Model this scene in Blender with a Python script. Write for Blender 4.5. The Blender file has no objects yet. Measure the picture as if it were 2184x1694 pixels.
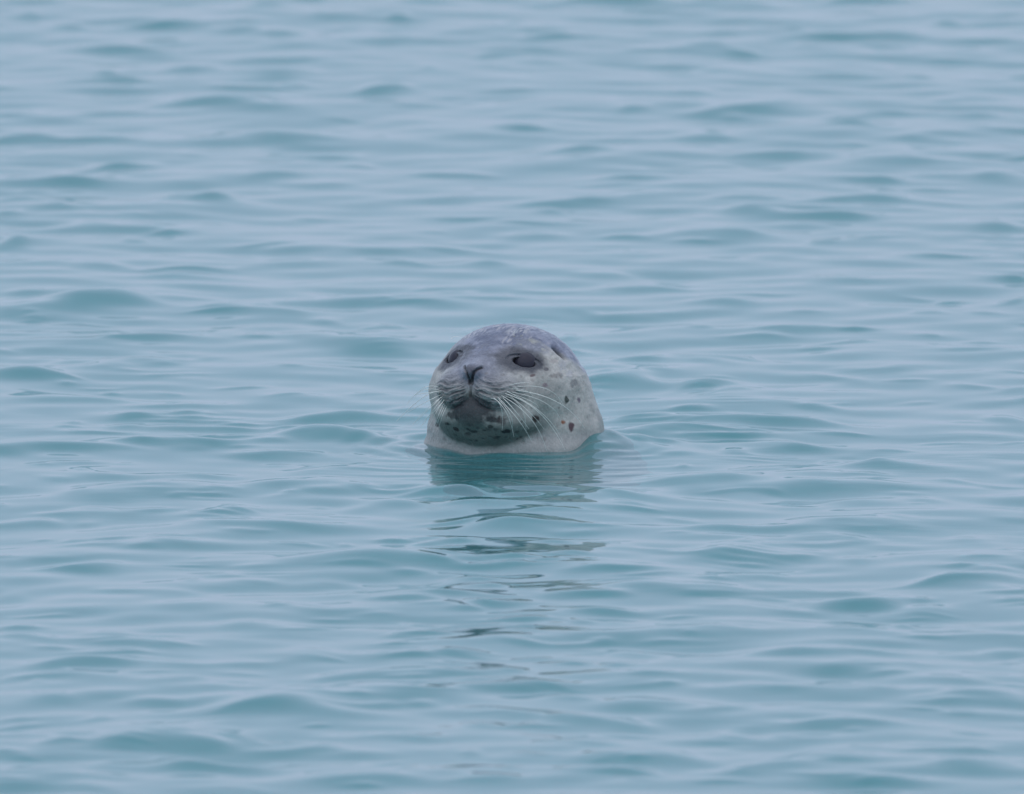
import bpy, math
import numpy as np

# ----------------------------------------------------------------------------
# camera, sky, sun, exposure
# ----------------------------------------------------------------------------
scene = bpy.context.scene
COL = scene.collection
R = math.radians

ELEV = R(6.2)                 # how steeply the camera looks down
DIST = 48.0                   # metres from the lens to the seal
FRAME_W = 1.55                # width of the picture at the seal, metres
AIM = np.array([0.0, 0.0, 0.0765])
CAM = AIM + DIST * np.array([0.0, -math.cos(ELEV), math.sin(ELEV)])

cam_data = bpy.data.cameras.new("camera")
cam = bpy.data.objects.new("camera", cam_data)
COL.objects.link(cam)
cam.location = CAM
cam.rotation_euler = (math.pi / 2 - ELEV, 0, 0)
cam_data.sensor_width = 36.0
cam_data.lens = 36.0 * DIST / FRAME_W
cam_data.clip_start = 0.5
cam_data.clip_end = 20000
cam_data.dof.use_dof = True
cam_data.dof.focus_distance = DIST - 0.35
cam_data.dof.aperture_fstop = 12.0
scene.camera = cam

SUN_EL, SUN_AZ = R(74), R(165)        # azimuth measured clockwise from +Y (north)
world = bpy.data.worlds.new("World")
scene.world = world
world.use_nodes = True
wn, wl = world.node_tree.nodes, world.node_tree.links
wn.clear()
w_out = wn.new("ShaderNodeOutputWorld")
w_bg = wn.new("ShaderNodeBackground")
w_bg.inputs["Strength"].default_value = 0.1
w_sky = wn.new("ShaderNodeTexSky")
w_sky.sky_type = 'NISHITA'
w_sky.sun_disc = False
w_sky.sun_elevation = SUN_EL
w_sky.sun_rotation = SUN_AZ
w_sky.air_density = 1.2
w_sky.dust_density = 3.0
w_sky.ozone_density = 3.0
w_mix = wn.new("ShaderNodeMix")
w_mix.data_type = 'RGBA'
w_mix.inputs[0].default_value = 0.78                      # an even cover of high thin cloud
w_mix.inputs[7].default_value = (6.55, 7.62, 9.95, 1)
wl.new(w_sky.outputs[0], w_mix.inputs[6])
wl.new(w_mix.outputs[2], w_bg.inputs["Color"])
wl.new(w_bg.outputs[0], w_out.inputs["Surface"])

sun_data = bpy.data.lights.new("sun", 'SUN')
sun_data.energy = 0.8
sun_data.angle = R(110)
sun_data.color = (1.0, 0.95, 0.88)
sun = bpy.data.objects.new("sun", sun_data)
COL.objects.link(sun)
sun.rotation_euler = (math.pi / 2 - SUN_EL, 0, math.pi - SUN_AZ)

scene.view_settings.view_transform = 'Standard'
scene.view_settings.look = 'None'
scene.view_settings.exposure = 0.0
scene.view_settings.gamma = 1.0
scene.view_settings.use_curve_mapping = False
scene.render.engine = 'CYCLES'
scene.cycles.use_denoising = True
scene.cycles.max_bounces = 5
scene.cycles.transmission_bounces = 4

# ----------------------------------------------------------------------------
# helpers
# ----------------------------------------------------------------------------
PX = FRAME_W / 2184.0          # metres at the seal for one unit of the 2184-wide layout grid
V_RIGHT = np.array([1.0, 0.0, 0.0])
V_FWD = np.array([0.0, math.cos(ELEV), -math.sin(ELEV)])
V_UP = np.array([0.0, math.sin(ELEV), math.cos(ELEV)])


def ray(px, py):
    d = V_FWD * DIST + V_RIGHT * (px - 1092) * PX + V_UP * (847 - py) * PX
    return d / np.linalg.norm(d)


def on_water(px, py):
    d = ray(px, py)
    t = -CAM[2] / d[2]
    return CAM + d * t


def at_depth(px, py, depth):
    """point on the sight line at `depth` metres along the viewing axis"""
    d = ray(px, py)
    return CAM + d * (depth / (d @ V_FWD))


def project(P):
    q = P - CAM
    z = q @ V_FWD
    return (1092 + (q @ V_RIGHT) / z * DIST / PX, 847 - (q @ V_UP) / z * DIST / PX, z)


_rng = np.random.RandomState(7)
_LAT = _rng.rand(64, 64, 64).astype(np.float32)


def vnoise(p):
    """smooth value noise in 0..1 at points p (n,3)"""
    i = np.floor(p).astype(np.int64)
    f = (p - i).astype(np.float32)
    f = f * f * f * (f * (f * 6 - 15) + 10)
    a = i & 63
    b = (i + 1) & 63
    x0, y0, z0 = a.T
    x1, y1, z1 = b.T
    fx, fy, fz = f.T
    L = _LAT
    c00 = L[x0, y0, z0] * (1 - fx) + L[x1, y0, z0] * fx
    c10 = L[x0, y1, z0] * (1 - fx) + L[x1, y1, z0] * fx
    c01 = L[x0, y0, z1] * (1 - fx) + L[x1, y0, z1] * fx
    c11 = L[x0, y1, z1] * (1 - fx) + L[x1, y1, z1] * fx
    c0 = c00 * (1 - fy) + c10 * fy
    c1 = c01 * (1 - fy) + c11 * fy
    return c0 * (1 - fz) + c1 * fz


def fbm(p, octaves=4, gain=0.5):
    s, a, t = 0.0, 1.0, 0.0
    for k in range(octaves):
        s = s + a * vnoise(p * (2.03 ** k) + 17.3 * k)
        t += a
        a *= gain
    return s / t


def sstep(a, b, x):
    t = np.clip((x - a) / (b - a), 0, 1)
    return t * t * (3 - 2 * t)


def new_mesh(name, verts, faces, smooth=True):
    me = bpy.data.meshes.new(name)
    verts = np.asarray(verts, dtype=np.float32)
    tri = isinstance(faces, tuple)
    quads, tris = faces if tri else (faces, None)
    nq = len(quads)
    nt = 0 if tris is None else len(tris)
    me.vertices.add(len(verts))
    me.vertices.foreach_set("co", verts.ravel())
    loops = np.asarray(quads, dtype=np.int32).ravel()
    starts = np.arange(nq, dtype=np.int32) * 4
    if nt:
        loops = np.concatenate([loops, np.asarray(tris, dtype=np.int32).ravel()])
        starts = np.concatenate([starts, nq * 4 + np.arange(nt, dtype=np.int32) * 3])
    me.loops.add(len(loops))
    me.loops.foreach_set("vertex_index", loops)
    me.polygons.add(nq + nt)
    me.polygons.foreach_set("loop_start", starts)
    me.update(calc_edges=True)
    me.validate()
    if smooth:
        me.shade_smooth()
    return me


def link(name, me, mat, parent=None):
    o = bpy.data.objects.new(name, me)
    COL.objects.link(o)
    if mat:
        me.materials.append(mat)
    if parent:
        o.parent = parent
    return o


def material(name):
    m = bpy.data.materials.new(name)
    m.use_nodes = True
    nt = m.node_tree
    b = nt.nodes["Principled BSDF"]
    return m, nt, b


# ----------------------------------------------------------------------------
# materials
# ----------------------------------------------------------------------------
def mat_water():
    m, nt, b = material("sea_water")
    N, L = nt.nodes, nt.links
    b.inputs["Base Color"].default_value = (0.09, 0.318, 0.338, 1)
    b.inputs["Roughness"].default_value = 0.04
    b.inputs["IOR"].default_value = 1.333
    tc = N.new("ShaderNodeTexCoord")
    mp = N.new("ShaderNodeMapping")
    mp.inputs["Scale"].default_value = (9, 20, 9)
    L.new(tc.outputs["Object"], mp.inputs["Vector"])
    n1 = N.new("ShaderNodeTexNoise")
    n1.inputs["Scale"].default_value = 1.0
    n1.inputs["Detail"].default_value = 2.0
    L.new(mp.outputs[0], n1.inputs["Vector"])
    # ripples come and go over the surface
    n2 = N.new("ShaderNodeTexNoise")
    n2.inputs["Scale"].default_value = 2.2
    L.new(tc.outputs["Object"], n2.inputs["Vector"])
    rmp = N.new("ShaderNodeMapRange")
    rmp.inputs[1].default_value = 0.45
    rmp.inputs[2].default_value = 0.75
    L.new(n2.outputs["Fac"], rmp.inputs[0])
    bp = N.new("ShaderNodeBump")
    bp.inputs["Distance"].default_value = 0.0016
    L.new(n1.outputs["Fac"], bp.inputs["Height"])
    L.new(rmp.outputs[0], bp.inputs["Strength"])
    L.new(bp.outputs[0], b.inputs["Normal"])
    clear = N.new("ShaderNodeBsdfPrincipled")
    clear.inputs["Base Color"].default_value = (0.42, 0.86, 0.88, 1)
    clear.inputs["Roughness"].default_value = 0.04
    clear.inputs["IOR"].default_value = 1.333
    clear.inputs["Transmission Weight"].default_value = 1.0
    L.new(bp.outputs[0], clear.inputs["Normal"])
    mix = N.new("ShaderNodeMixShader")
    mix.inputs[0].default_value = 0.55
    L.new(b.outputs[0], mix.inputs[1])
    L.new(clear.outputs[0], mix.inputs[2])
    L.new(mix.outputs[0], N["Material Output"].inputs["Surface"])
    return m


def mat_murk_bed():
    m, nt, b = material("murk_teal")  # teal tuned to keep up the water's body tone
    N, L = nt.nodes, nt.links
    tc = N.new("ShaderNodeTexCoord")
    n1 = N.new("ShaderNodeTexNoise")
    n1.inputs["Scale"].default_value = 0.8
    L.new(tc.outputs["Object"], n1.inputs["Vector"])
    cr = N.new("ShaderNodeValToRGB")
    cr.color_ramp.elements[0].color = (0.20, 0.47, 0.47, 1)
    cr.color_ramp.elements[1].color = (0.25, 0.54, 0.54, 1)
    L.new(n1.outputs["Fac"], cr.inputs[0])
    L.new(cr.outputs[0], b.inputs["Base Color"])
    b.inputs["Roughness"].default_value = 0.9
    return m


def mat_fur():
    m, nt, b = material("wet_fur")
    N, L = nt.nodes, nt.links
    at = N.new("ShaderNodeAttribute")
    at.attribute_name = "coat"
    tc = N.new("ShaderNodeTexCoord")
    n1 = N.new("ShaderNodeTexNoise")
    n1.inputs["Scale"].default_value = 380
    n1.inputs["Detail"].default_value = 3
    L.new(tc.outputs["Object"], n1.inputs["Vector"])
    mr = N.new("ShaderNodeMapRange")
    mr.inputs[3].default_value = 0.82
    mr.inputs[4].default_value = 1.18
    L.new(n1.outputs["Fac"], mr.inputs[0])
    mx = N.new("ShaderNodeMix")
    mx.data_type = 'RGBA'
    mx.blend_type = 'MULTIPLY'
    mx.inputs[0].default_value = 1.0
    L.new(at.outputs["Color"], mx.inputs[6])
    L.new(mr.outputs[0], mx.inputs[7])
    L.new(mx.outputs[2], b.inputs["Base Color"])
    rr = N.new("ShaderNodeMapRange")
    rr.inputs[3].default_value = 0.36
    rr.inputs[4].default_value = 0.62
    n3 = N.new("ShaderNodeTexNoise")
    n3.inputs["Scale"].default_value = 60
    L.new(tc.outputs["Object"], n3.inputs["Vector"])
    L.new(n3.outputs["Fac"], rr.inputs[0])
    L.new(rr.outputs[0], b.inputs["Roughness"])
    bp = N.new("ShaderNodeBump")
    bp.inputs["Distance"].default_value = 0.0012
    bp.inputs["Strength"].default_value = 0.5
    L.new(n1.outputs["Fac"], bp.inputs["Height"])
    L.new(bp.outputs[0], b.inputs["Normal"])
    cw = N.new("ShaderNodeMath"); cw.operation = 'MULTIPLY'; cw.inputs[1].default_value = 0.75
    L.new(at.outputs["Alpha"], cw.inputs[0]); L.new(cw.outputs[0], b.inputs["Coat Weight"])
    sw = N.new("ShaderNodeMath"); sw.operation = 'MULTIPLY_ADD'; sw.inputs[1].default_value = 0.35; sw.inputs[2].default_value = 0.15
    L.new(at.outputs["Alpha"], sw.inputs[0]); L.new(sw.outputs[0], b.inputs["Specular IOR Level"])
    b.inputs["Coat Roughness"].default_value = 0.18
    b.inputs["Sheen Weight"].default_value = 0.06
    b.inputs["Sheen Roughness"].default_value = 0.4
    return m


def mat_eye():
    m, nt, b = material("wet_eye")
    N, L = nt.nodes, nt.links
    tc = N.new("ShaderNodeTexCoord")
    n1 = N.new("ShaderNodeTexNoise")
    n1.inputs["Scale"].default_value = 90
    L.new(tc.outputs["Object"], n1.inputs["Vector"])
    cr = N.new("ShaderNodeValToRGB")
    cr.color_ramp.elements[0].color = (0.022, 0.022, 0.034, 1)
    cr.color_ramp.elements[1].color = (0.036, 0.035, 0.052, 1)
    L.new(n1.outputs["Fac"], cr.inputs[0])
    L.new(cr.outputs[0], b.inputs["Base Color"])
    b.inputs["Roughness"].default_value = 0.22
    b.inputs["IOR"].default_value = 1.34
    return m


def mat_whisker():
    m, nt, b = material("whisker_keratin")
    N, L = nt.nodes, nt.links
    tc = N.new("ShaderNodeTexCoord")
    n1 = N.new("ShaderNodeTexNoise")
    n1.inputs["Scale"].default_value = 120
    L.new(tc.outputs["Object"], n1.inputs["Vector"])
    cr = N.new("ShaderNodeValToRGB")
    cr.color_ramp.elements[0].color = (0.74, 0.76, 0.68, 1)
    cr.color_ramp.elements[1].color = (0.90, 0.91, 0.85, 1)
    L.new(n1.outputs["Fac"], cr.inputs[0])
    L.new(cr.outputs[0], b.inputs["Base Color"])
    b.inputs["Roughness"].default_value = 0.35
    return m


M_WATER, M_MURK_BED, M_FUR, M_EYE, M_WHISKER = mat_water(), mat_murk_bed(), mat_fur(), mat_eye(), mat_whisker()

# ----------------------------------------------------------------------------
# the sea: one sheet to the horizon, finely modelled where the seal swims
# ----------------------------------------------------------------------------
# wavelets seen in the photo: (x, y, width, height, steepness) on the layout grid
WAVES = [
 (560,18,130,22,.7),(680,36,120,12,.5),(930,6,180,16,.7),(370,55,230,24,.8),(530,66,100,14,.6),(245,115,170,20,.7),
 (600,128,240,14,.6),(605,161,180,26,.9),(795,194,110,20,.8),(485,228,230,26,.8),(820,60,150,12,.4),(820,93,200,20,.5),
 (60,12,150,14,.5),(20,250,120,20,.5),(235,303,270,16,.7),(60,297,150,26,.7),(600,305,200,30,.8),(225,362,130,26,1),
 (170,397,210,26,.9),(450,427,130,20,.9),(20,434,120,18,.6),(260,495,330,24,.7),(10,525,80,24,.7),(740,538,320,16,.6),
 (460,580,180,16,.5),(680,400,150,12,.4),(660,468,90,10,.4),(1250,8,280,16,.6),(1200,82,140,20,.7),(1110,108,160,20,.5),
 (1800,82,370,26,.8),(1550,108,250,24,.5),(1780,107,150,20,.5),(2040,55,70,14,.7),(1430,145,200,10,.4),(1480,200,120,12,.5),
 (1580,240,260,24,.7),(1820,253,220,14,.5),(1490,296,170,18,.7),(1655,334,200,26,.9),(1260,328,150,18,.6),(1110,280,100,16,.7),
 (1890,352,190,20,.6),(1890,386,80,14,.7),(2140,388,140,22,.6),(1580,428,120,16,.7),(1820,430,240,22,.8),(1640,458,160,22,.7),
 (1770,468,200,18,.7),(1190,442,220,20,.8),(2120,490,140,24,.7),(1160,505,160,16,.5),(1540,512,160,24,.5),(1270,588,120,14,.5),
 (1400,619,180,12,.6),(2140,594,100,14,.6),(180,655,240,44,1),(480,664,100,16,.7),(820,648,440,30,.8),(40,624,130,12,.6),
 (310,726,220,14,.7),(760,748,180,36,.6),(270,783,170,26,.6),(60,809,180,24,.7),(140,858,250,16,.6),(440,870,130,14,.6),
 (300,890,80,12,.7),(290,911,110,14,.5),(450,918,200,16,.8),(720,900,190,26,.9),(720,940,240,36,1),(370,950,290,26,1),
 (90,965,230,28,.8),(180,995,140,10,.5),(220,1022,190,18,.6),(440,1018,140,10,.6),(300,1060,400,36,.6),(620,1041,240,22,.8),
 (720,1015,180,26,.4),(480,1102,130,22,.8),(60,1120,140,16,.7),(800,1082,160,26,.8),(640,1130,280,18,.6),(360,1168,180,20,.7),
 (220,1215,120,22,.9),(820,1207,440,40,.7),(1340,826,140,34,.9),(1490,835,100,26,.6),(1500,905,330,24,.9),(1420,925,240,28,.9),
 (1680,912,240,24,.9),(1760,870,100,12,.6),(1680,955,160,16,.8),(1600,970,80,14,.6),(1300,682,140,20,.7),(1580,650,140,18,.6),
 (2060,830,110,10,.5),(2160,840,100,12,.5),(2150,903,100,20,.6),(1900,1000,230,20,.7),(1500,1030,200,28,.8),(1330,1068,200,28,.7),
 (1800,1048,420,24,.8),(1890,1080,180,18,.6),(1500,1130,160,22,.8),(1780,1130,330,30,.8),(1730,1165,200,12,.7),(1600,1193,220,34,.8),
 (1760,1182,160,16,.6),(1290,1223,300,30,.7),(1590,1236,130,18,.6),(2060,1250,230,30,.8),(1440,1270,300,30,.8),(1850,1295,200,30,.9),
 (2010,1310,150,22,.8),(1650,1305,250,14,.6),(2130,1225,120,16,.7),(900,1272,320,26,.6),(970,1300,100,14,.6),(580,1345,160,24,.6),
 (290,1377,180,20,.7),(40,1345,120,12,.8),(40,1365,100,14,.8),(150,1425,190,24,1),(130,1452,200,14,.6),(360,1420,160,16,.5),
 (860,1410,160,20,.6),(560,1480,320,26,.8),(850,1492,260,34,.6),(590,1522,280,50,1),(740,1450,180,22,.6),(90,1500,150,20,.8),
 (320,1502,130,16,.7),(60,1552,100,10,.7),(830,1580,200,18,.8),(370,1600,240,46,1),(600,1607,200,16,.6),(850,1610,220,20,.6),
 (110,1652,220,20,.8),(430,1645,180,24,.9),(750,1668,240,22,.8),(40,1675,250,30,.8),(1420,1358,260,20,.7),(1400,1395,140,14,.5),
 (1830,1400,330,20,.7),(2100,1395,150,16,.7),(1790,1432,120,20,.6),(2010,1460,180,24,.5),(1360,1443,90,10,.7),(1620,1478,200,24,.7),
 (1800,1485,280,22,.7),(2080,1493,150,26,.9),(1370,1513,240,30,.6),(1560,1520,150,14,.6),(1840,1552,300,18,.9),(1280,1552,160,26,.7),
 (1600,1585,320,22,.6),(1400,1630,260,30,.7),(1760,1625,180,24,.8),(1670,1645,180,26,.9),(1880,1670,200,26,.8),(2080,1645,180,26,.8),
 (1380,895,120,14,1.1),(1460,880,100,10,1.0),(1540,935,160,14,1.1),(1400,945,120,12,1),(1620,890,120,10,1),(640,918,120,14,1),(540,905,100,10,1.0),(400,885,90,10,.9),(480,935,160,12,1),
 (1130,1046,330,20,.8),(990,1056,200,16,.7),(1080,1088,360,26,.8),(1110,1130,240,18,.6),(1000,1160,240,16,.6),(1100,1315,260,18,.6),(1080,1370,260,16,.6),(1010,1440,220,18,.6),(1120,1470,180,16,.6),(1060,1530,240,18,.6),
]
# trains of fine ripples: (x, y, width, height, crest angle in degrees, wavelength m, steepness)
TRAINS = [
 (1590,1190,150,40,-35,.040,.10),(1505,838,70,30,40,.035,.10),(1480,890,160,26,12,.040,.08),(480,903,120,20,-8,.040,.10),
 (440,1062,110,16,4,.042,.08),(470,1100,120,18,-25,.040,.10),(400,1205,90,10,-4,.038,.09),(560,1225,120,14,0,.040,.08),
 (1180,1195,130,20,-6,.040,.10),(860,1385,130,14,2,.036,.08),(1260,1390,90,12,20,.036,.08),(480,1455,120,12,0,.040,.09),
 (1700,1620,120,26,35,.042,.09),(1620,975,150,14,0,.040,.08),(290,1590,90,24,-30,.040,.08),(420,1535,120,10,-4,.040,.08),
 (1400,900,160,24,10,.036,.09),(1550,922,180,22,-6,.040,.09),(1650,895,140,16,5,.036,.08),(1350,945,110,18,-12,.036,.08),(640,925,130,18,6,.038,.07),(350,900,110,18,-6,.036,.08),
 (820,740,70,24,35,.036,.06),(1560,860,120,14,8,.036,.07),(1950,1320,80,10,6,.04,.08),(1820,1340,60,16,-10,.036,.08),
]

SEAL_XY = np.array([-0.002, 0.020])      # middle of the neck at the waterline


def axis(core0, core1, step, far, g=1.16):
    a = list(np.arange(core0, core1 + 1e-9, step))
    s, x = step, core1
    while x < far:
        s *= g
        x += s
        a.append(x)
    s, x = step, core0
    low = []
    while x > -far:
        s *= g
        x -= s
        low.append(x)
    return np.array(low[::-1] + a)


def wave_height(X, Y):
    rng = np.random.RandomState(21)
    # fade the relief where the sheet gets too coarse to carry it
    core = (1 - sstep(1.7, 4.0, np.abs(X))) * (1 - sstep(9.0, 14.0, Y)) * sstep(-11.0, -6.5, Y)
    H = np.zeros_like(X)
    # light chop running roughly toward the camera
    wx = X + 0.05 * np.sin(2.1 * Y + 0.7 * X) + 0.03 * np.sin(5.3 * Y - 2 * X)
    wy = Y + 0.06 * np.sin(3.1 * X + 0.9 * Y)
    for k in range(70):
        lam = 0.10 * (6.0 ** rng.rand())
        th = rng.normal(0, 0.95) + math.pi / 2
        slope = 0.0066 * (lam / 0.3) ** -0.1
        kk = 2 * math.pi / lam
        H += slope / kk * np.sin(kk * (wx * math.cos(th) + wy * math.sin(th)) + rng.rand() * 6.283)
    # a calmer patch just in front of the seal
    calm = np.exp(-(((X - SEAL_XY[0]) / 0.26) ** 4 + ((Y + 0.27) / 0.23) ** 4))
    H *= (1 - 0.75 * calm) * core
    # individual wavelets
    xs, ys = X[0], Y[:, 0]
    small = []
    r2 = np.random.RandomState(77)
    while len(small) < 420:
        px, py = r2.uniform(-250, 2430), r2.uniform(-120, 1800)
        if 830 < px < 1340 and 900 < py < 1050:
            continue
        w = r2.uniform(45, 190)
        small.append((px, py, w, r2.uniform(6, 15), r2.uniform(.25, .75)))
    for _ in range(70):
        small.append((r2.uniform(840, 1330), r2.uniform(1040, 1420), r2.uniform(50, 150), r2.uniform(6, 11), r2.uniform(.6, 1.1)))
    for _ in range(330):
        px, py = r2.uniform(-250, 2430), r2.uniform(620, 1800)
        if 850 < px < 1330 and 900 < py < 1045:
            continue
        small.append((px, py, r2.uniform(30, 110), r2.uniform(4, 8), r2.uniform(.35, .85)))
    # no crest is a clean curve: shift the pattern about a little
    WX = X + 0.016 * np.sin(9.1 * Y + 4.0 * X) + 0.010 * np.sin(23 * Y - 11 * X + 1.0) + 0.006 * np.sin(41 * X + 17 * Y)
    WY = Y + 0.020 * np.sin(11.3 * X + 2.1 * Y) + 0.012 * np.sin(27 * X - 9 * Y + 2.0) + 0.006 * np.sin(55 * X + 13 * Y)
    for (px, py, w, h, s) in WAVES + small:
        c = on_water(px, py)
        sl = (0.165 if py < 980 else 0.142) * s * (1.0 + 0.25 * math.exp(-((py - 925) / 60) ** 2))
        sy = h * PX / (0.18 + 1.3 * sl) * (1.0 if py < 900 else 0.85)
        sx = w * PX * 0.37
        A = sl * sy / 0.606
        tilt = rng.normal(0, 0.22)
        i0, i1 = np.searchsorted(xs, [c[0] - 3.6 * sx, c[0] + 3.6 * sx])
        j0, j1 = np.searchsorted(ys, [c[1] - 4.5 * sy, c[1] + 5 * sy])
        dx = WX[j0:j1, i0:i1] - c[0]
        dy = WY[j0:j1, i0:i1] - c[1] - tilt * dx - sy * 0.9 - 0.5 * sy * (dx / sx) * rng.normal(0, .35)
        prof = np.where(dy < 0, np.exp(-dy ** 2 / (2 * sy ** 2)), np.exp(-dy ** 2 / (2 * (1.0 * sy) ** 2)))
        H[j0:j1, i0:i1] += A * np.exp(-0.5 * np.abs(dx / sx) ** 2.3) * prof
    for (px, py, w, h, ang, lam, st) in TRAINS:
        c = on_water(px, py)
        sx, sy = w * PX * 0.33, h * PX / math.sin(ELEV) * 0.33
        i0, i1 = np.searchsorted(xs, [c[0] - 3.6 * sx, c[0] + 3.6 * sx])
        j0, j1 = np.searchsorted(ys, [c[1] - 3.6 * sy, c[1] + 3.6 * sy])
        dx = X[j0:j1, i0:i1] - c[0]
        dy = Y[j0:j1, i0:i1] - c[1]
        t = math.pi / 2 + R(ang)
        kk = 2 * math.pi / lam
        ph = kk * (dx * math.cos(t) + dy * math.sin(t)) + 1.2 * np.sin(dx * 9)
        H[j0:j1, i0:i1] += 1.5 * st / kk * np.sin(ph) * np.exp(-dx ** 2 / (2 * sx ** 2) - dy ** 2 / (2 * sy ** 2))
    # water drawn up round the neck, and the small wave riding up its right flank
    rx, ry = X - SEAL_XY[0], Y - SEAL_XY[1]
    rr = np.sqrt(rx ** 2 + ry ** 2)
    near = np.exp(-((rr - 0.135) / 0.11) ** 2)
    ang = np.arctan2(ry, rx)
    H += 0.0035 * np.exp(-((rr - 0.15) / 0.05) ** 2) * np.sin(4 * ang + 0.8 + np.sin(3 * ang))
    H += 0.0016 * near * np.sin(rr * 2 * math.pi / 0.050 + 1.5 * np.sin(3 * ang) + np.sin(7 * ang + 1))
    # fine cross ripples in the slack water under the chin
    slack = np.exp(-((X / 0.24) ** 4) - ((Y + 0.33) / 0.20) ** 2)
    H += slack * (0.00075 * np.sin(2 * math.pi * Y / 0.071 + 2.2 * np.sin(9 * X)) + 0.0005 * np.sin(2 * math.pi * Y / 0.043 + 3 * np.sin(13 * X + 1)))
    H += 0.0015 * np.exp(-((rr - 0.135) / 0.012) ** 2)
    bx = X - 0.124
    H += 0.022 * np.exp(-(bx / np.where(bx < 0, 0.022, 0.050)) ** 2 - ((Y + 0.02) / 0.11) ** 2)
    return H


def build_sea():
    xs = axis(-1.45, 1.45, 0.0075, 9000)
    ys = axis(-6.2, 8.2, 0.0095, 9000)
    X, Y = np.meshgrid(xs, ys)
    H = wave_height(X, Y)
    nx, ny = len(xs), len(ys)
    V = np.stack([X.ravel(), Y.ravel(), H.ravel()], 1)
    idx = np.arange(nx * ny).reshape(ny, nx)
    Q = np.stack([idx[:-1, :-1], idx[:-1, 1:], idx[1:, 1:], idx[1:, :-1]], -1).reshape(-1, 4)
    me = new_mesh("sea", V, Q)
    o = link("sea", me, M_WATER)
    o["kind"] = "structure"
    o["label"] = "pale blue-green rippled sea filling the whole picture"
    return o


sea = build_sea()


def build_murk_bed():  # unseen teal bed, added to send the murk's colour back up
    xs = np.concatenate([-np.geomspace(9000, 2, 24), np.linspace(-1.5, 1.5, 7), np.geomspace(2, 9000, 24)])
    X, Y = np.meshgrid(xs, xs)
    Zb = -1.6 + 0.05 * np.sin(X * 1.3) * np.cos(Y * 0.9)
    n = len(xs)
    idx = np.arange(n * n).reshape(n, n)
    Q = np.stack([idx[:-1, :-1], idx[:-1, 1:], idx[1:, 1:], idx[1:, :-1]], -1).reshape(-1, 4)
    o = link("murk_bed", new_mesh("murk_bed", np.stack([X.ravel(), Y.ravel(), Zb.ravel()], 1), Q), M_MURK_BED)
    o["kind"] = "structure"
    o["label"] = "unseen teal bed added to stand for the murk under the water"


build_murk_bed()

# ----------------------------------------------------------------------------
# the seal
# ----------------------------------------------------------------------------
YAW = R(25)
AX = np.array([math.cos(YAW), -math.sin(YAW), 0])       # seal's left side (right in the picture)
AF = np.array([-math.sin(YAW), -math.cos(YAW), 0])      # where the nose points
AZ = np.array([0, 0, 1.0])
SKULL = np.array([(1077 - 1092) * PX, 0.0, 0.135])


def to_world(p):                # local millimetres (side, forward, up) -> world metres
    return SKULL + 0.001 * (p[..., 0:1] * AX + p[..., 1:2] * AF + p[..., 2:3] * AZ)


def ell(p, c, r):
    q = (p - np.array(c)) / np.array(r)
    k0 = np.sqrt((q * q).sum(-1))
    k1 = np.sqrt(((q / np.array(r)) ** 2).sum(-1)) + 1e-9
    return k0 * (k0 - 1) / k1


def smin(a, b, k):
    h = np.clip(0.5 + 0.5 * (b - a) / k, 0, 1)
    return b + (a - b) * h - k * h * (1 - h)


def neck(p):
    z = p[..., 2]
    zs = [-700, -420, -250, -140, -75, -40, 0]
    r = np.interp(z, zs, [155, 175, 168, 145, 128, 116, 96])
    f = np.interp(z, zs, [-190, -110, -60, -44, -36, -28, -20])
    d = np.sqrt(p[..., 0] ** 2 + ((p[..., 1] - f) / 0.88) ** 2) - r
    return np.maximum(d, np.maximum(z + 30, -640 - z))


def jaw_form(p):
    jaw = ell(p, (0, 50, -78), (88, 68, 51))
    return smin(jaw, ell(p, (0, 94, -70), (37, 32, 25)), 12)         # chin


def sdf(p):
    sym = p.copy()
    sym[..., 0] = np.abs(sym[..., 0])
    d = ell(p, (0, -20, -46), (112, 120, 97))
    d = smin(d, neck(p), 24)
    face = ell(p, (0, 62, -28), (58, 58, 42))                       # bridge and muzzle
    face = smin(face, ell(sym, (27, 93, -38), (40, 36, 31)), 10)    # whisker pads
    face = smin(face, ell(p, (0, 107, -9), (19, 20, 14)), 10)      # nose tip
    d = smin(d, face, 26)
    d = smin(d, ell(sym, (52, 30, -48), (52, 52, 42)), 22)          # cheeks
    jaw = jaw_form(p)
    d = smin(d, jaw, 11)
    return d


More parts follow.
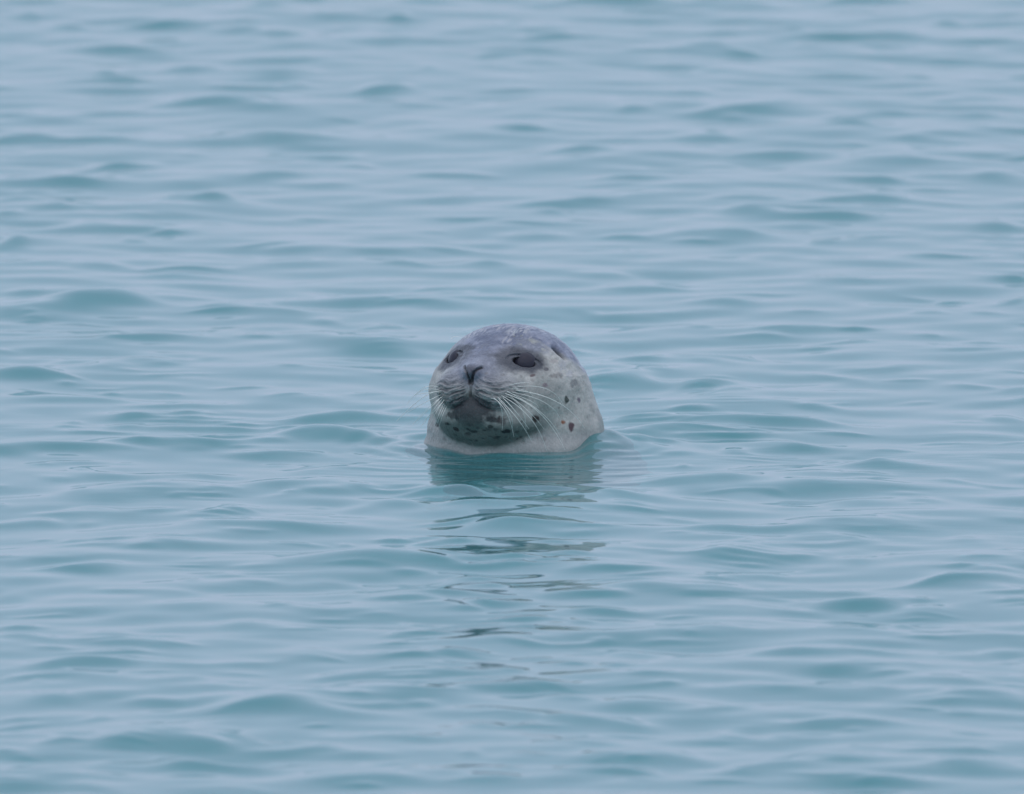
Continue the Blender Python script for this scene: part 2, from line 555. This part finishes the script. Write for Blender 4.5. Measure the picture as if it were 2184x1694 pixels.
def build_seal():
    root = bpy.data.objects.new("harbour_seal", None)
    COL.objects.link(root)
    root.location = (SEAL_XY[0], SEAL_XY[1], 0.0)
    root["label"] = "grey spotted seal with its head raised out of the water, white whiskers"
    root["category"] = "seal"
    base = np.array(root.location)

    # --- skin: rays from the middle of the skull outward to the surface
    C = np.array([0.0, 8.0, -46.0])
    NT, NP = 560, 720
    u = np.linspace(0, 1, NT + 1)[1:-1]
    th = math.pi * (u ** 1.25)                       # finer rings toward the face
    ph = np.linspace(0, 2 * math.pi, NP, endpoint=False)
    T, Phi = np.meshgrid(th, ph, indexing='ij')
    D = np.stack([np.sin(T) * np.cos(Phi), np.cos(T), np.sin(T) * np.sin(Phi)], -1).reshape(-1, 3)
    D = np.concatenate([D, [[0, 1, 0], [0, -1, 0]]])
    lo = np.zeros(len(D))
    hi = np.full(len(D), 760.0)
    for _ in range(26):
        mid = 0.5 * (lo + hi)
        inside = sdf(C + D * mid[:, None]) < 0
        lo = np.where(inside, mid, lo)
        hi = np.where(inside, hi, mid)
    P = C + D * (0.5 * (lo + hi))[:, None]
    e = 0.6
    G = np.stack([sdf(P + np.eye(3)[k] * e) - sdf(P - np.eye(3)[k] * e) for k in range(3)], -1)
    Nn = G / (np.linalg.norm(G, axis=1, keepdims=True) + 1e-9)
    X, F, Z = P.T
    AXs = np.abs(X)

    # --- sculpted detail
    disp = np.zeros(len(P))
    front = sstep(20, 60, F)

    def seg_dist(poly, use_sym=True):
        """distance to a polyline in local space"""
        q = P.copy()
        if use_sym:
            q[:, 0] = np.abs(q[:, 0])
        best = np.full(len(P), 1e9)
        par = np.zeros(len(P))
        n = len(poly) - 1
        for k in range(n):
            a, b = np.array(poly[k], float), np.array(poly[k + 1], float)
            ab = b - a
            t = np.clip(((q - a) @ ab) / (ab @ ab), 0, 1)
            dd = np.linalg.norm(q - a - t[:, None] * ab, axis=1)
            par = np.where(dd < best, (k + t) / n, par)
            best = np.minimum(best, dd)
        return best, par

    def snap(x, z):
        """point of the skin in front, at side x and height z"""
        m = (F > 0)
        k = np.argmin((X - x) ** 2 + (Z - z) ** 2 + np.where(m, 0, 1e6))
        return P[k]

    # eyes
    eyes = []
    moved = np.zeros_like(P)
    eye_ring = np.full(len(P), 9.0)
    eye_dark = np.full(len(P), 9.0)
    lid_line = np.zeros(len(P))
    for s in (1, -1):
        E = snap(s * 61, 3)
        n = np.array([s * 0.38, 0.87, 0.26]); n /= np.linalg.norm(n)
        r = np.cross(n, [0, 0, 1.0]); r /= np.linalg.norm(r)
        r = r if r[0] * s > 0 else -r               # points outward
        up = np.cross(r, n); up = up if up[2] > 0 else -up
        q = P - E
        dx, dz, dn = q @ r, q @ up, q @ n
        dzz = dz + 0.16 * dx
        hz = np.where(dzz > 0, 8.0, 6.8)
        el = np.sqrt((dx / 16.0) ** 2 + (dzz / hz) ** 2)
        el = np.where(dn > -40, el, 9.0)
        eye_ring = np.minimum(eye_ring, el)
        el2 = np.where(dn > -40, np.sqrt(((dx + 5) / 17.5) ** 2 + ((dzz - 2.5) / 9.5) ** 2), 9.0)
        eye_dark = np.minimum(eye_dark, el2)
        lid_line = np.maximum(lid_line, np.exp(-((el - 1.08) / 0.13) ** 2) * sstep(-3, 2, dzz) * (dn > -40))
        hole = -15.0 * (1 - sstep(0.86, 1.06, el))
        lid = (0.8 + 1.0 * sstep(-2, 6, dzz)) * np.exp(-((el - 1.20) / 0.15) ** 2)
        crease = -2.2 * np.exp(-((el - 1.62) / 0.12) ** 2) * (dzz > 0)
        socket = -3.8 * np.exp(-(el / 2.1) ** 2)
        brow = 3.0 * np.exp(-((dx / 26) ** 2 + ((dz - 24) / 9) ** 2))
        moved += n * (hole + lid + crease + socket + brow)[:, None]
        eyes.append((E, n, r, up))

    # nostrils, philtrum, mouth
    nost, _ = seg_dist([snap(x, z) for x, z in [(1.5, -25), (3.5, -17), (6.5, -9), (10.5, -3.5), (15, -1)]])
    disp -= 4.2 * np.exp(-(nost / 2.2) ** 2)
    pad_d, _ = seg_dist([snap(0.01, z) for z in (-22, -30, -38, -46)])
    disp -= 1.9 * np.exp(-(pad_d / 2.2) ** 2)
    mouth, mpar = seg_dist([(0, 124, -47), (14, 125, -58), (33, 115, -66), (54, 93, -67), (68, 74, -60), (80, 58, -52)])
    disp -= 2.4 * np.exp(-(mouth / 2.6) ** 2)

    # whisker rows on the pads
    pc = np.array([26, 98, -42.0])
    pr = np.sqrt(((AXs - 28) / 50) ** 2 + ((F - 92) / 58) ** 2 + ((Z + 40) / 33) ** 2)
    padm = (1 - sstep(0.66, 1.05, pr)) * sstep(50, 72, F) * sstep(4, 12, AXs)
    warp = fbm(P * 0.035, 2) * 16
    rowc = Z + 0.50 * AXs - 0.0030 * (AXs - 6) ** 2 + warp
    row = np.sin(rowc * 2 * math.pi / 7.4)
    sq = np.stack([AXs * 0.060 + F * 0.02, rowc * 0.33, X * 0.01], -1)
    strand = fbm(sq, 3)
    fleck = fbm(P * 0.19 + 40, 2)
    along = sstep(0.42, 0.62, fleck)
    disp += padm * (0.8 * row * (0.3 + 0.7 * along) + 4.2 * (strand - 0.5))
    disp += padm * 1.2 * (fbm(P * 0.22, 3) - 0.5)

    # ear opening behind the eye
    ear, _ = seg_dist([(84, -4, 21), (87, -6, 13), (90, -9, 3)])
    disp -= 11.0 * np.exp(-(ear / 5.4) ** 2)
    earr, _ = seg_dist([(80, 8, 22), (83, 9, 12), (88, 6, 0), (93, 0, -14)])
    disp += 0.9 * np.exp(-(earr / 4.0) ** 2)
    eart, _ = seg_dist([(90, -14, 2), (95, -20, -16), (98, -24, -30)])
    disp -= 1.4 * np.exp(-(eart / 4.0) ** 2)

    # fold under the jaw, loose skin, wet clumped coat
    neckz = sstep(-70, -110, Z)
    disp += neckz * 1.2 * np.sin(Z * 0.16 + 3 * fbm(P * 0.012, 2) + X * 0.02)
    disp += 3.0 * (fbm(P * 0.022, 3) - 0.5)
    st = P * np.array([0.35, 0.06, 0.10])
    disp += 1.3 * (fbm(st, 3) - 0.5) * (1 - padm)
    disp += 0.8 * (fbm(P * 0.30, 2) - 0.5)

    Q = P + Nn * disp[:, None] + moved
    W = to_world(Q)

    # --- coat colours
    n1 = fbm(P * 0.030 + 3, 4)
    n2 = fbm(P * 0.09 + 9, 4)
    n3 = fbm(P * np.array([0.30, 0.07, 0.12]), 3)
    top_c = np.array([0.078, 0.096, 0.155])
    top_l = np.array([0.180, 0.195, 0.260])
    side_c = np.array([0.300, 0.305, 0.282])
    side_l = np.array([0.450, 0.442, 0.405])
    dark_c = np.array([0.080, 0.085, 0.095])

    def mixc(a, b, t):
        return a * (1 - t[:, None]) + b * t[:, None]

    top = mixc(np.tile(top_c, (len(P), 1)), np.tile(top_l, (len(P), 1)), sstep(0.40, 0.68, n2 * .5 + n1 * .5))
    side = mixc(np.tile(side_c, (len(P), 1)), np.tile(side_l, (len(P), 1)), sstep(0.35, 0.65, n1))
    # dark cap: crown and back of the neck
    cap = Z + 14 * sstep(60, 20, AXs) + 9 * sstep(20, 50, F) + 0.62 * np.clip(-F - 4, -30, 200) + 34 * (n1 - 0.5) + 18 * (n2 - 0.5)
    capm = sstep(4, 26, cap)
    bridge = np.exp(-((AXs / (44 + 0.6 * np.clip(-Z, 0, 40))) ** 4)) * sstep(-44, -18, Z + 0.35 * AXs * 0) * sstep(30, 60, F)
    capm = np.maximum(capm, bridge * 0.85)
    capm = np.maximum(capm, 0.8 * np.exp(-((AXs - 58) / 34) ** 4 - ((Z - 27) / 15) ** 4) * sstep(-5, 20, F) * sstep(0.3, 0.55, n2 + 0.1))
    c = mixc(side, top, capm)
    # pale worn patches on the crown
    pale = sstep(0.56, 0.66, n3) * sstep(18, 34, Z) * sstep(0.5, 0.6, fbm(P * 0.025 + 31, 2))
    c = mixc(c, np.tile([0.34, 0.33, 0.35], (len(P), 1)), pale * 0.65)
    # muzzle: grey with dark furrows
    c = mixc(c, np.tile([0.24, 0.24, 0.235], (len(P), 1)), padm * 0.6)
    furrow = padm * np.maximum(sstep(0.52, 0.40, strand), 0.8 * sstep(-0.2, -0.9, row) * along)
    c = mixc(c, np.tile(dark_c, (len(P), 1)), furrow * (0.35 + 0.5 * sstep(-10, -50, Z)))
    c = mixc(c, np.tile([0.32, 0.32, 0.32], (len(P), 1)), padm * sstep(0.54, 0.66, strand) * 0.5)
    lowpad = padm * sstep(-46, -66, Z)
    c = mixc(c, np.tile([0.105, 0.112, 0.125], (len(P), 1)), lowpad * 0.6)
    # chin and lips: dark wet fur plus painted shade under the muzzle
    chin = np.sqrt((X / 34) ** 2 + ((F - 100) / 60) ** 2 + ((Z + 69) / 30) ** 2)
    c = mixc(c, np.tile([0.045, 0.050, 0.056], (len(P), 1)), (1 - sstep(0.75, 1.3, chin + 0.7 * (n2 - .5))) * 0.9)
    c = mixc(c, np.tile([0.045, 0.045, 0.05], (len(P), 1)), np.exp(-(mouth / 2.8) ** 2) * 0.85)
    # throat: shade and teal bounce under the jaw painted into the fur
    jm = sstep(9, -7, jaw_form(P) - neck(P) + 10 * (n2 - .5)) * sstep(20, 45, F)
    throat_shade = jm * sstep(-70, -100, Z + 16 * (n2 - .5))
    c = mixc(c, np.tile([0.125, 0.150, 0.138], (len(P), 1)), throat_shade * 0.88)
    lit_collar = (1 - jm) * sstep(-96, -112, Z) * sstep(-60, 0, F)  # neck roll below the jaw, painted paler as if catching the light
    c = mixc(c, np.tile([0.37, 0.365, 0.355], (len(P), 1)), lit_collar * 0.6)
    # nose
    nose = np.exp(-(nost / 3.0) ** 2)
    lea = (1 - sstep(0.7, 1.1, np.sqrt((AXs / (3.5 + 0.42 * np.clip(Z + 25, 0, 30))) ** 2 + ((Z + 11) / 14) ** 2))) * sstep(100, 112, F)
    c = mixc(c, np.tile([0.055, 0.057, 0.078], (len(P), 1)), lea * 0.8)
    c = mixc(c, np.tile([0.022, 0.022, 0.030], (len(P), 1)), nose * 0.97)
    c = mixc(c, np.tile([0.07, 0.07, 0.07], (len(P), 1)), np.exp(-(pad_d / 1.8) ** 2) * 0.5)
    # eye surrounds
    ring = 1 - sstep(1.65, 3.0, eye_dark + 0.9 * (n2 - .5))
    c = mixc(c, np.tile([0.032, 0.038, 0.054], (len(P), 1)), ring * 0.92)
    c = mixc(c, np.tile([0.035, 0.035, 0.045], (len(P), 1)), (1 - sstep(0.95, 1.2, eye_ring)) * 0.95)
    c = mixc(c, np.tile([0.014, 0.015, 0.02], (len(P), 1)), lid_line * 0.95)
    # ear
    c = mixc(c, np.tile([0.018, 0.022, 0.022], (len(P), 1)), np.exp(-(ear / 5.8) ** 4) * 0.97)

    # --- spots: (x, y) on the layout grid, half width, half height, colour, softness
    px, py, pz = project(W)
    wn_dot = Nn @ np.stack([AX, AF, AZ], 0) @ -V_FWD
    vis = wn_dot > 0.15
    spots = [
        (1165, 788, 5, 5, (.13, .13, .14), .8), (1135, 800, 6, 4, (.17, .12, .12), .8), (1161, 822, 7, 5, (.26, .21, .23), .8),
        (1209, 853, 5, 8, (.085, .10, .085), .9), (1235, 853, 3.5, 7, (.22, .19, .22), .9), (1143, 894, 8, 8, (.07, .055, .05), .9),
        (1200, 901, 5, 5, (.36, .13, .06), .8), (1219, 909, 8, 11, (.14, .085, .095), .9), (1225, 819, 10, 10, (.12, .125, .14), .5),
        (972, 915, 7, 7, (.06, .045, .045), .9), (955, 905, 7, 4, (.06, .06, .06), .8), (933, 907, 5, 5, (.10, .09, .09), .8),
        (998, 916, 6, 4, (.07, .075, .075), .8), (1011, 920, 8, 4, (.08, .085, .085), .8), (1082, 920, 11, 6, (.05, .055, .06), .9),
        (1063, 932, 6, 4, (.06, .06, .06), .8), (1046, 909, 6, 5, (.06, .065, .065), .7), (965, 887, 12, 9, (.05, .055, .06), .7),
        (1053, 895, 15, 8, (.05, .055, .06), .7), (1070, 898, 10, 10, (.09, .08, .08), .6), (1111, 717, 5, 3, (.07, .09, .07), .9), (1097, 718, 4, 3, (.12, .13, .12), .8),
        (1190, 800, 14, 9, (.22, .20, .19), .5), (1180, 770, 8, 6, (.50, .42, .40), .4), (1033, 918, 4, 3, (.08, .08, .08), .7),
    ]
    nspot = fbm(P * 0.16, 3)
    for (sx, sy, a, b, colr, amt) in spots:
        cand = np.where(vis, (px - sx) ** 2 + (py - sy) ** 2, 1e9)
        k = np.argmin(cand)
        ctr, nn = Q[k], Nn[k]
        side_ax = np.cross(nn, [0, 0, 1.0]); side_ax /= np.linalg.norm(side_ax) + 1e-9
        up_ax = np.cross(side_ax, nn)
        q = Q - ctr
        cf = max(0.35, abs(side_ax @ np.array([math.cos(YAW), -math.sin(YAW), 0])))
        am, bm = 0.85 * a * PX * 1000 / cf, 0.85 * b * PX * 1000
        el = np.sqrt(((q @ side_ax) / am) ** 2 + ((q @ up_ax) / bm) ** 2 + ((q @ nn) / 14) ** 2)
        t = 1 - sstep(0.7, 1.4, el + 1.5 * (nspot - .5))
        c = mixc(c, np.tile(np.array(colr) * 0.7, (len(P), 1)), t * min(1.0, amt * 1.15))
    # pale worn hair in streaks on the crown
    hair = fbm(P * np.array([0.42, 0.10, 0.16]) + 60, 3)
    for (sx, sy, a, b) in [(1018, 707, 26, 8), (1000, 716, 16, 6), (1104, 708, 26, 10), (1128, 699, 18, 6), (1060, 697, 16, 4), (1200, 782, 10, 14), (1215, 798, 8, 10)]:
        k = np.argmin(np.where(vis, (px - sx) ** 2 + (py - sy) ** 2, 1e9))
        q = W - W[k]
        el = np.sqrt(((q @ V_RIGHT) / (a * PX)) ** 2 + ((q @ V_UP) / (b * PX)) ** 2 + ((q @ V_FWD) / 0.06) ** 2)
        t = (1 - sstep(0.5, 1.3, el)) * sstep(0.46, 0.60, hair)
        c = mixc(c, np.tile([0.40, 0.40, 0.41], (len(P), 1)), t * 0.75)
    # scattered faint flecks over cheeks and neck
    r3 = np.random.RandomState(12)
    for _ in range(26):
        sx, sy = r3.uniform(945, 1120), r3.uniform(893, 940)
        k = np.argmin(np.where(vis, (px - sx) ** 2 + (py - sy) ** 2, 1e9))
        m = np.abs(Q - Q[k]).max(1) < 14
        q = Q[m] - Q[k]
        rad = r3.uniform(1.6, 4.0)
        t = 1 - sstep(0.5, 1.4, np.sqrt((q * q * np.array([0.6, 1, 1.3])).sum(-1)) / rad + 1.6 * (nspot[m] - .5))
        c[m] = mixc(c[m], np.tile([0.045, 0.05, 0.05], (len(q), 1)), t * r3.uniform(.3, .8))
    for _ in range(70):
        sx, sy = r3.uniform(925, 1285), r3.uniform(785, 950)
        k = np.argmin(np.where(vis, (px - sx) ** 2 + (py - sy) ** 2, 1e9))
        m = np.abs(Q - Q[k]).max(1) < 12
        q = Q[m] - Q[k]
        rad = r3.uniform(1.2, 3.2)
        t = 1 - sstep(0.6, 1.4, np.sqrt((q * q).sum(-1)) / rad + 1.2 * (nspot[m] - .5))
        c[m] = mixc(c[m], np.tile([0.14, 0.13, 0.12], (len(q), 1)), t * r3.uniform(.15, .5) * (1 - padm[m]))
    # fine speckle of the coat
    c *= (0.86 + 0.28 * fbm(P * 0.45, 2))[:, None]
    # grey body under water, painted darker so the water in front looks shaded
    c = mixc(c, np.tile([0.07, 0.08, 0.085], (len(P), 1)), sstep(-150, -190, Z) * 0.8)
    c = np.clip(c, 0.01, 0.9)
    # how slick the coat lies: smooth and wet on the crown, rough round the mouth
    wet = np.clip(0.35 + 0.65 * capm - 0.3 * padm - 0.9 * (1 - sstep(0.9, 1.5, chin)) - 0.5 * throat_shade, 0.02, 1) * (0.6 + 0.8 * n2)

    # --- mesh
    nt = NT - 1
    idx = np.arange(nt * NP).reshape(nt, NP)
    nxt = np.roll(idx, -1, axis=1)
    quads = np.stack([idx[:-1], nxt[:-1], nxt[1:], idx[1:]], -1).reshape(-1, 4)
    tip, tail = nt * NP, nt * NP + 1
    t1 = np.stack([np.full(NP, tip), nxt[0], idx[0]], -1)
    t2 = np.stack([np.full(NP, tail), idx[-1], nxt[-1]], -1)
    tris = np.concatenate([t1, t2])
    # make the faces point outward
    a, b_, d_ = W[quads[:, 0]], W[quads[:, 1]], W[quads[:, 3]]
    nrm = np.cross(b_ - a, d_ - a)
    outw = a - to_world(C[None])[0]
    if (nrm * outw).sum(-1).mean() < 0:
        quads = quads[:, ::-1]
        tris = tris[:, ::-1]
    me = new_mesh("body", W - base, (quads, tris))
    attr = me.color_attributes.new("coat", 'FLOAT_COLOR', 'POINT')
    attr.data.foreach_set("color", np.concatenate([c, wet[:, None]], 1).astype(np.float32).ravel())
    link("body", me, M_FUR, root)

    # --- eyeballs
    for (E, n, r, up) in eyes:
        nu, nv = 40, 24
        vs, fs = [], []
        ctr = E - n * 22.8
        for j in range(nv + 1):
            t = math.pi * j / nv
            for i in range(nu):
                p = 2 * math.pi * i / nu
                rad = 20.5 if j > 3 else 20.5
                vs.append(ctr + rad * (n * math.cos(t) + math.sin(t) * (r * math.cos(p) * 1.04 + up * math.sin(p))))
        vs = to_world(np.array(vs)) - base
        for j in range(nv):
            for i in range(nu):
                fs.append((j * nu + i, (j + 1) * nu + i, (j + 1) * nu + (i + 1) % nu, j * nu + (i + 1) % nu))
        me = new_mesh("eye", vs, np.array(fs))
        link("eye", me, M_EYE, root)

    # --- whiskers: root, bow point and tip on the layout grid, and how far back the tip lies (m)
    rng = np.random.RandomState(5)
    right = [
        ((1092, 827), (1165, 829), (1204, 869), .03), ((1098, 832), (1190, 858), (1247, 914), .05), ((1090, 836), (1168, 862), (1198, 906), .045),
        ((1075, 839), (1150, 880), (1206, 961), .055), ((1080, 834), (1160, 885), (1200, 942), .055), ((1068, 843), (1132, 893), (1166, 962), .045),
        ((1060, 846), (1105, 895), (1135, 944), .035), ((1052, 848), (1080, 880), (1096, 932), .025), ((1046, 850), (1068, 866), (1071, 918), .015),
        ((1085, 830), (1118, 832), (1138, 846), .02), ((1078, 845), (1112, 870), (1122, 924), .03), ((1086, 822), (1110, 817), (1132, 817), .02),
        ((1062, 851), (1088, 884), (1093, 912), .02), ((1094, 841), (1135, 857), (1150, 872), .03), ((1072, 848), (1100, 878), (1128, 915), .035),
        ((1088, 845), (1130, 880), (1160, 915), .045),
    ]
    left = [
        ((938, 828), (905, 827), (868, 862), .03), ((938, 832), (902, 832), (882, 852), .03), ((940, 838), (905, 846), (846, 898), .04),
        ((941, 842), (912, 856), (868, 880), .03), ((942, 846), (918, 870), (880, 905), .03), ((944, 850), (926, 872), (898, 910), .02),
        ((946, 855), (930, 880), (912, 915), .015), ((948, 858), (936, 884), (924, 918), .01), ((950, 862), (940, 885), (930, 910), .01),
        ((945, 846), (922, 862), (890, 893), .025), ((954, 865), (944, 886), (936, 912), .005), ((942, 834), (912, 838), (884, 842), .03),
        ((948, 852), (932, 872), (906, 895), .02),
    ]
    brow = [((962, 722), (972, 718), (985, 721), -.004), ((1098, 712), (1106, 703), (1116, 694), .0), ((1094, 714), (1099, 706), (1104, 700), .0)]
    px, py, pz = project(W)
    for (r0, mid, tip_, back) in right + left + brow:
        k = np.argmin(np.where(vis, (px - r0[0]) ** 2 + (py - r0[1]) ** 2, 1e9))
        dep = pz[k]
        thick = 0.00047 * rng.uniform(0.7, 1.2)
        if (r0, mid, tip_, back) in brow:
            thick *= 0.8
        nseg, ns = 14, 6
        pts = []
        for i in range(nseg + 1):
            t = i / nseg
            bx = (1 - t) ** 2 * r0[0] + 2 * t * (1 - t) * (2 * mid[0] - .5 * (r0[0] + tip_[0])) + t * t * tip_[0]
            by = (1 - t) ** 2 * r0[1] + 2 * t * (1 - t) * (2 * mid[1] - .5 * (r0[1] + tip_[1])) + t * t * tip_[1]
            dd = dep + 0.0015 * (1 - t) - 0.020 * math.sin(math.pi * min(1, t * 1.1)) * (back > 0) + back * 0.55 * t * t
            # stay clear of the cheek
            if t > 0.12:
                near = np.where(vis & ((px - bx) ** 2 + (py - by) ** 2 < 12), pz, 1e9).min()
                dd = min(dd, near - 0.002)
            pts.append(at_depth(bx, by, dd))
        pts = np.array(pts)
        for _ in range(2):
            pts[1:-1] = 0.5 * pts[1:-1] + 0.25 * (pts[:-2] + pts[2:])
        vs, fs = [], []
        for i in range(nseg + 1):
            tg = pts[min(i + 1, nseg)] - pts[max(i - 1, 0)]
            tg /= np.linalg.norm(tg)
            s1 = np.cross(tg, [0.3, 0.9, 0.2]); s1 /= np.linalg.norm(s1)
            s2 = np.cross(tg, s1)
            rad = thick * (1 - 0.6 * (i / nseg) ** 1.6)
            for j in range(ns):
                a = 2 * math.pi * j / ns
                vs.append(pts[i] + rad * (s1 * math.cos(a) + s2 * math.sin(a)))
        for i in range(nseg):
            for j in range(ns):
                fs.append((i * ns + j, i * ns + (j + 1) % ns, (i + 1) * ns + (j + 1) % ns, (i + 1) * ns + j))
        me = new_mesh("whisker", np.array(vs) - base, np.array(fs))
        link("whisker", me, M_WHISKER, root)
    return root


seal = build_seal()
